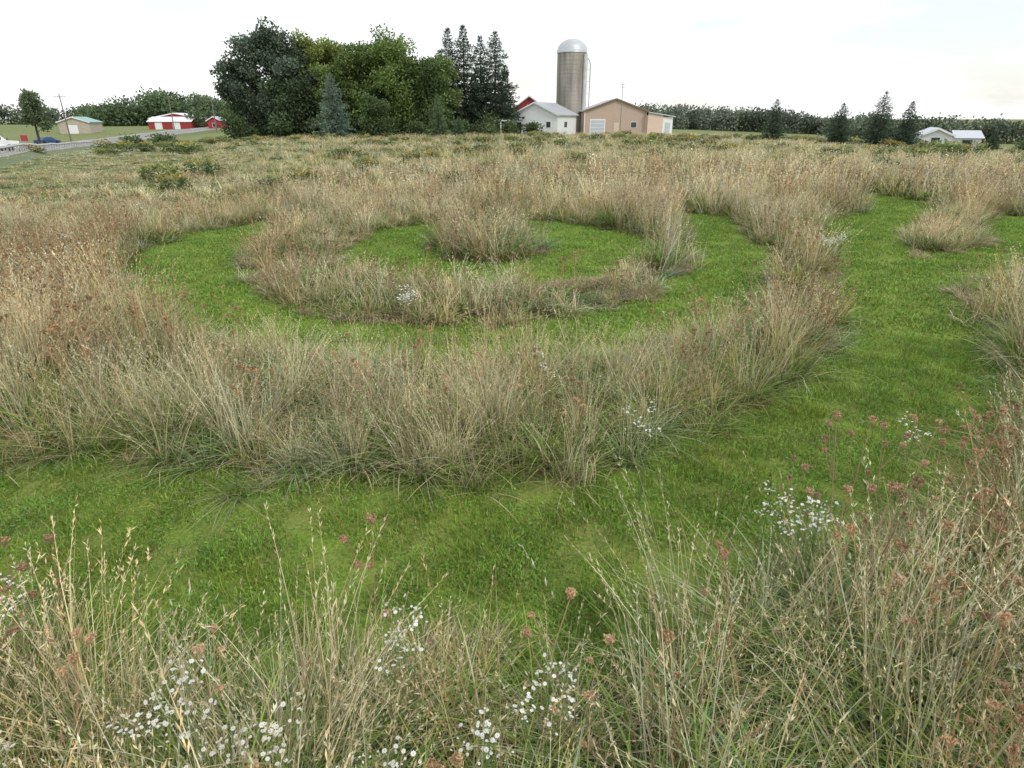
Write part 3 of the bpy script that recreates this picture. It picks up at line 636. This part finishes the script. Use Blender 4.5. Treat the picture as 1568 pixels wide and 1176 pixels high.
# ------------------------------------------------------------------ road
def strip(name,pts,o0,o1,zo,mat):
    P=np.array(pts);t=np.gradient(P,axis=0);t/=np.linalg.norm(t,axis=1,keepdims=True);nr=np.stack([t[:,1],-t[:,0]],1)
    cz=th(P[:,0],P[:,1])
    A=P+nr*o0;B=P+nr*o1
    V=np.concatenate([np.column_stack([A,cz+zo]),np.column_stack([B,cz+zo])]);n=len(P)
    b=MB();b.add(V,[[i,i+1,n+i+1,n+i] for i in range(n-1)],(1,1,1));return b.obj(name,mat)
RP=[]
for a,b_ in zip(ROADPTS[:-1],ROADPTS[1:]):
    for t in np.linspace(0,1,4,endpoint=False):RP.append((a[0]*(1-t)+b_[0]*t,a[1]*(1-t)+b_[1]*t))
AS_=solid('asphalt',(.24,.24,.24),.9,.12,1.2);GV=solid('gravel_shoulder',(.36,.33,.29),.95,.15,2);PT=solid('road_paint',(.75,.75,.72),.7);PY=solid('yellow_paint',(.6,.45,.08),.7)
RZ=.6
strip('road_shoulder',RP,-5,5,RZ,GV);strip('road',RP,-3.8,3.8,RZ+.03,AS_)
strip('road_edge_line',RP,-3.5,-3.35,RZ+.036,PT);strip('road_edge_line',RP,3.35,3.5,RZ+.036,PT);strip('road_centre_line',RP,-.08,.08,RZ+.036,PY)
P=np.array(RP);t=np.gradient(P,axis=0);t/=np.linalg.norm(t,axis=1,keepdims=True);nr=np.stack([t[:,1],-t[:,0]],1);cz=th(P[:,0],P[:,1])
b=MB();n=len(P)
for sgn in (-1,1):
    A=P+nr*5*sgn;B=P+nr*8*sgn;b.add(np.concatenate([np.column_stack([A,cz+RZ]),np.column_stack([B,cz-.3])]),[[i,i+1,n+i+1,n+i] for i in range(n-1)],(.15,.2,.06))
b.obj('grass_verge',GRASS)
Q=P+nr*4.7
k=(Q[:,1]>40)&(Q[:,1]<105);Q=Q[k];zz=cz[k]+RZ;e=empty('guardrail',0,0,0,0)
b=MB();tube(b,np.column_stack([Q,zz+.6]),[.12]*len(Q),(1,1,1),5)
for q,z in zip(Q[::1],zz[::1]):tube(b,[(q[0],q[1],z-.2),(q[0],q[1],z+.6)],[.07,.07],(1,1,1),4)
b.obj('rail_and_posts',solid('galvanised_rail',(.5,.5,.5),.5),e)
def pole(x,y,H):
    e=empty('utility_pole',x,y);b=MB();tube(b,[(0,0,-.3),(0,0,H)],[.15,.1],(1,1,1),7);tube(b,[(-1.1,0,H-.6),(1.1,0,H-.6)],[.06,.06],(1,1,1),4)
    for q in (-1,-.4,.4,1):tube(b,[(q,0,H-.55),(q,0,H-.3)],[.05,.04],(1,1,1),5)
    b.obj('pole_and_crossarm',solid('weathered_wood',(.2,.17,.14),.9),e)
pole(-94,140,9.5);pole(-97,190,9);pole(-76,170,8)
def car(name,x,y,rz,col,L=4.6,Wd=1.8,H=1.45,pickup=False):
    i=np.argmin(np.hypot(P[:,0]-x,P[:,1]-y));dd=math.hypot(P[i,0]-x,P[i,1]-y)
    cx=empty(name,x,y,rz,(cz[i]+RZ+.03) if dd<5 else T(x,y)+.05);pm_=solid(name+'_paint',col,.3,.02)
    if pickup:prof=[(-.5,.35),(.5,.35),(.5,.95),(.28,1.05),(.15,1.75),(-.12,1.78),(-.16,1.1),(-.5,1.1)]
    else:prof=[(-.5,.3),(.5,.3),(.5,.72),(.28,.9),(.12,H),(-.22,H),(-.4,.95),(-.5,.9)]
    pr=[(a*L,z) for a,z in prof];n=len(pr);w=Wd/2
    def ww(z):return w if z<1.1 else w*.85
    A=[(a,-ww(z),z) for a,z in pr];B=[(a,ww(z),z) for a,z in pr]
    f=[A,B[::-1]]+[[A[i],B[i],B[(i+1)%n],A[(i+1)%n]] for i in range(n)]
    f=[q[::-1] for q in f];quadobj('body',f,pm_,cx)
    fr=prof[3];ro=prof[4];rr=prof[5];re=prof[6];g=[]
    for s in (-1,1):
        y0=s*(w*.93+.03);g.append([((fr[0]-.03)*L,y0,fr[1]+.05),(ro[0]*L,s*(w*.85+.03),ro[1]-.12),(rr[0]*L,s*(w*.85+.03),rr[1]-.12),((re[0]+.03)*L,y0,re[1]+.05)])
    quadobj('windows',g,GL,cx)
    b=MB()
    for a in (-.31,.31):
        for s in (-1,1):tube(b,[(a*L,s*(w-.2),.33),(a*L,s*(w-.199),.33),(a*L,s*(w+.02),.33),(a*L,s*(w+.03),.33)],[.01,.34,.34,.01],(1,1,1),14)
    b.obj('wheels',solid('tyre_rubber',(.02,.02,.02),.9),cx)
    quadobj('lights',boxf(L*.5,L*.5+.03,-w*.85,-w*.55,.55,.75)+boxf(L*.5,L*.5+.03,w*.55,w*.85,.55,.75),WH2,cx)
car('white_pickup_truck',-53.2,66.5,math.radians(60),(.8,.8,.8),4.8,1.85,1.7,True)
car('blue_car',-97,137,math.radians(75),(.05,.12,.3))
e=empty('red_road_sign',-70.5,95,math.radians(35));b=MB();tube(b,[(0,0,-.2),(0,0,2.3)],[.04,.04],(1,1,1),5);b.obj('post',GR,e);quadobj('panel',boxf(-.4,.4,-.06,-.05,1.5,2.3),RD,e)
e=empty('field_post',69,86);b=MB();tube(b,[(0,0,-.2),(0,0,2.4)],[.06,.06],(1,1,1),6);tube(b,[(0,0,2.4),(0,0,2.5)],[.09,.02],(1,1,1),6);b.obj('post',DG,e)

# ------------------------------------------------------------------ light, sky
w=bpy.data.worlds.new("World");scene.world=w;w.use_nodes=True;N=w.node_tree;l=N.links.new;N.nodes.clear()
out=N.nodes.new('ShaderNodeOutputWorld');sky=N.nodes.new('ShaderNodeTexSky');sky.sky_type='NISHITA';sky.sun_disc=False
sky.sun_elevation=math.radians(46);sky.sun_rotation=math.radians(140);sky.air_density=1.2;sky.dust_density=1.2
b1=N.nodes.new('ShaderNodeBackground');b1.inputs['Strength'].default_value=.15;l(sky.outputs[0],b1.inputs[0])
b2=N.nodes.new('ShaderNodeBackground');b2.inputs['Strength'].default_value=1.28;b2.inputs[0].default_value=(.985,.99,1,1)
tc=N.nodes.new('ShaderNodeTexCoord');mp=N.nodes.new('ShaderNodeMapping');mp.inputs['Scale'].default_value=(1,1,4.5);l(tc.outputs['Generated'],mp.inputs[0])
n1=N.nodes.new('ShaderNodeTexNoise');n1.inputs['Scale'].default_value=2.6;n1.inputs['Detail'].default_value=7;n1.inputs['Roughness'].default_value=.55;l(mp.outputs[0],n1.inputs['Vector'])
mr=N.nodes.new('ShaderNodeMapRange');mr.inputs['From Min'].default_value=.4;mr.inputs['From Max'].default_value=.58;mr.inputs['To Min'].default_value=.52;mr.inputs['To Max'].default_value=1.0;l(n1.outputs[0],mr.inputs[0])
mx=N.nodes.new('ShaderNodeMixShader');l(mr.outputs[0],mx.inputs[0]);l(b1.outputs[0],mx.inputs[1]);l(b2.outputs[0],mx.inputs[2]);l(mx.outputs[0],out.inputs[0])
sd=bpy.data.lights.new('sun','SUN');sd.energy=1.5;sd.angle=math.radians(10);sd.color=(1,.96,.9)
so=bpy.data.objects.new('sun',sd);C.objects.link(so);so.rotation_euler=(math.radians(44),0,math.radians(40))
cd=bpy.data.cameras.new('camera');cd.sensor_width=36;cd.lens=36*934/1568;cd.clip_start=.05;cd.clip_end=6000
co=bpy.data.objects.new('camera',cd);C.objects.link(co);co.location=(0,0,2.6+T(0,0));co.rotation_euler=(math.radians(90-23.5),0,0)
scene.camera=co
scene.view_settings.view_transform='Standard';scene.view_settings.look='None';scene.view_settings.exposure=0
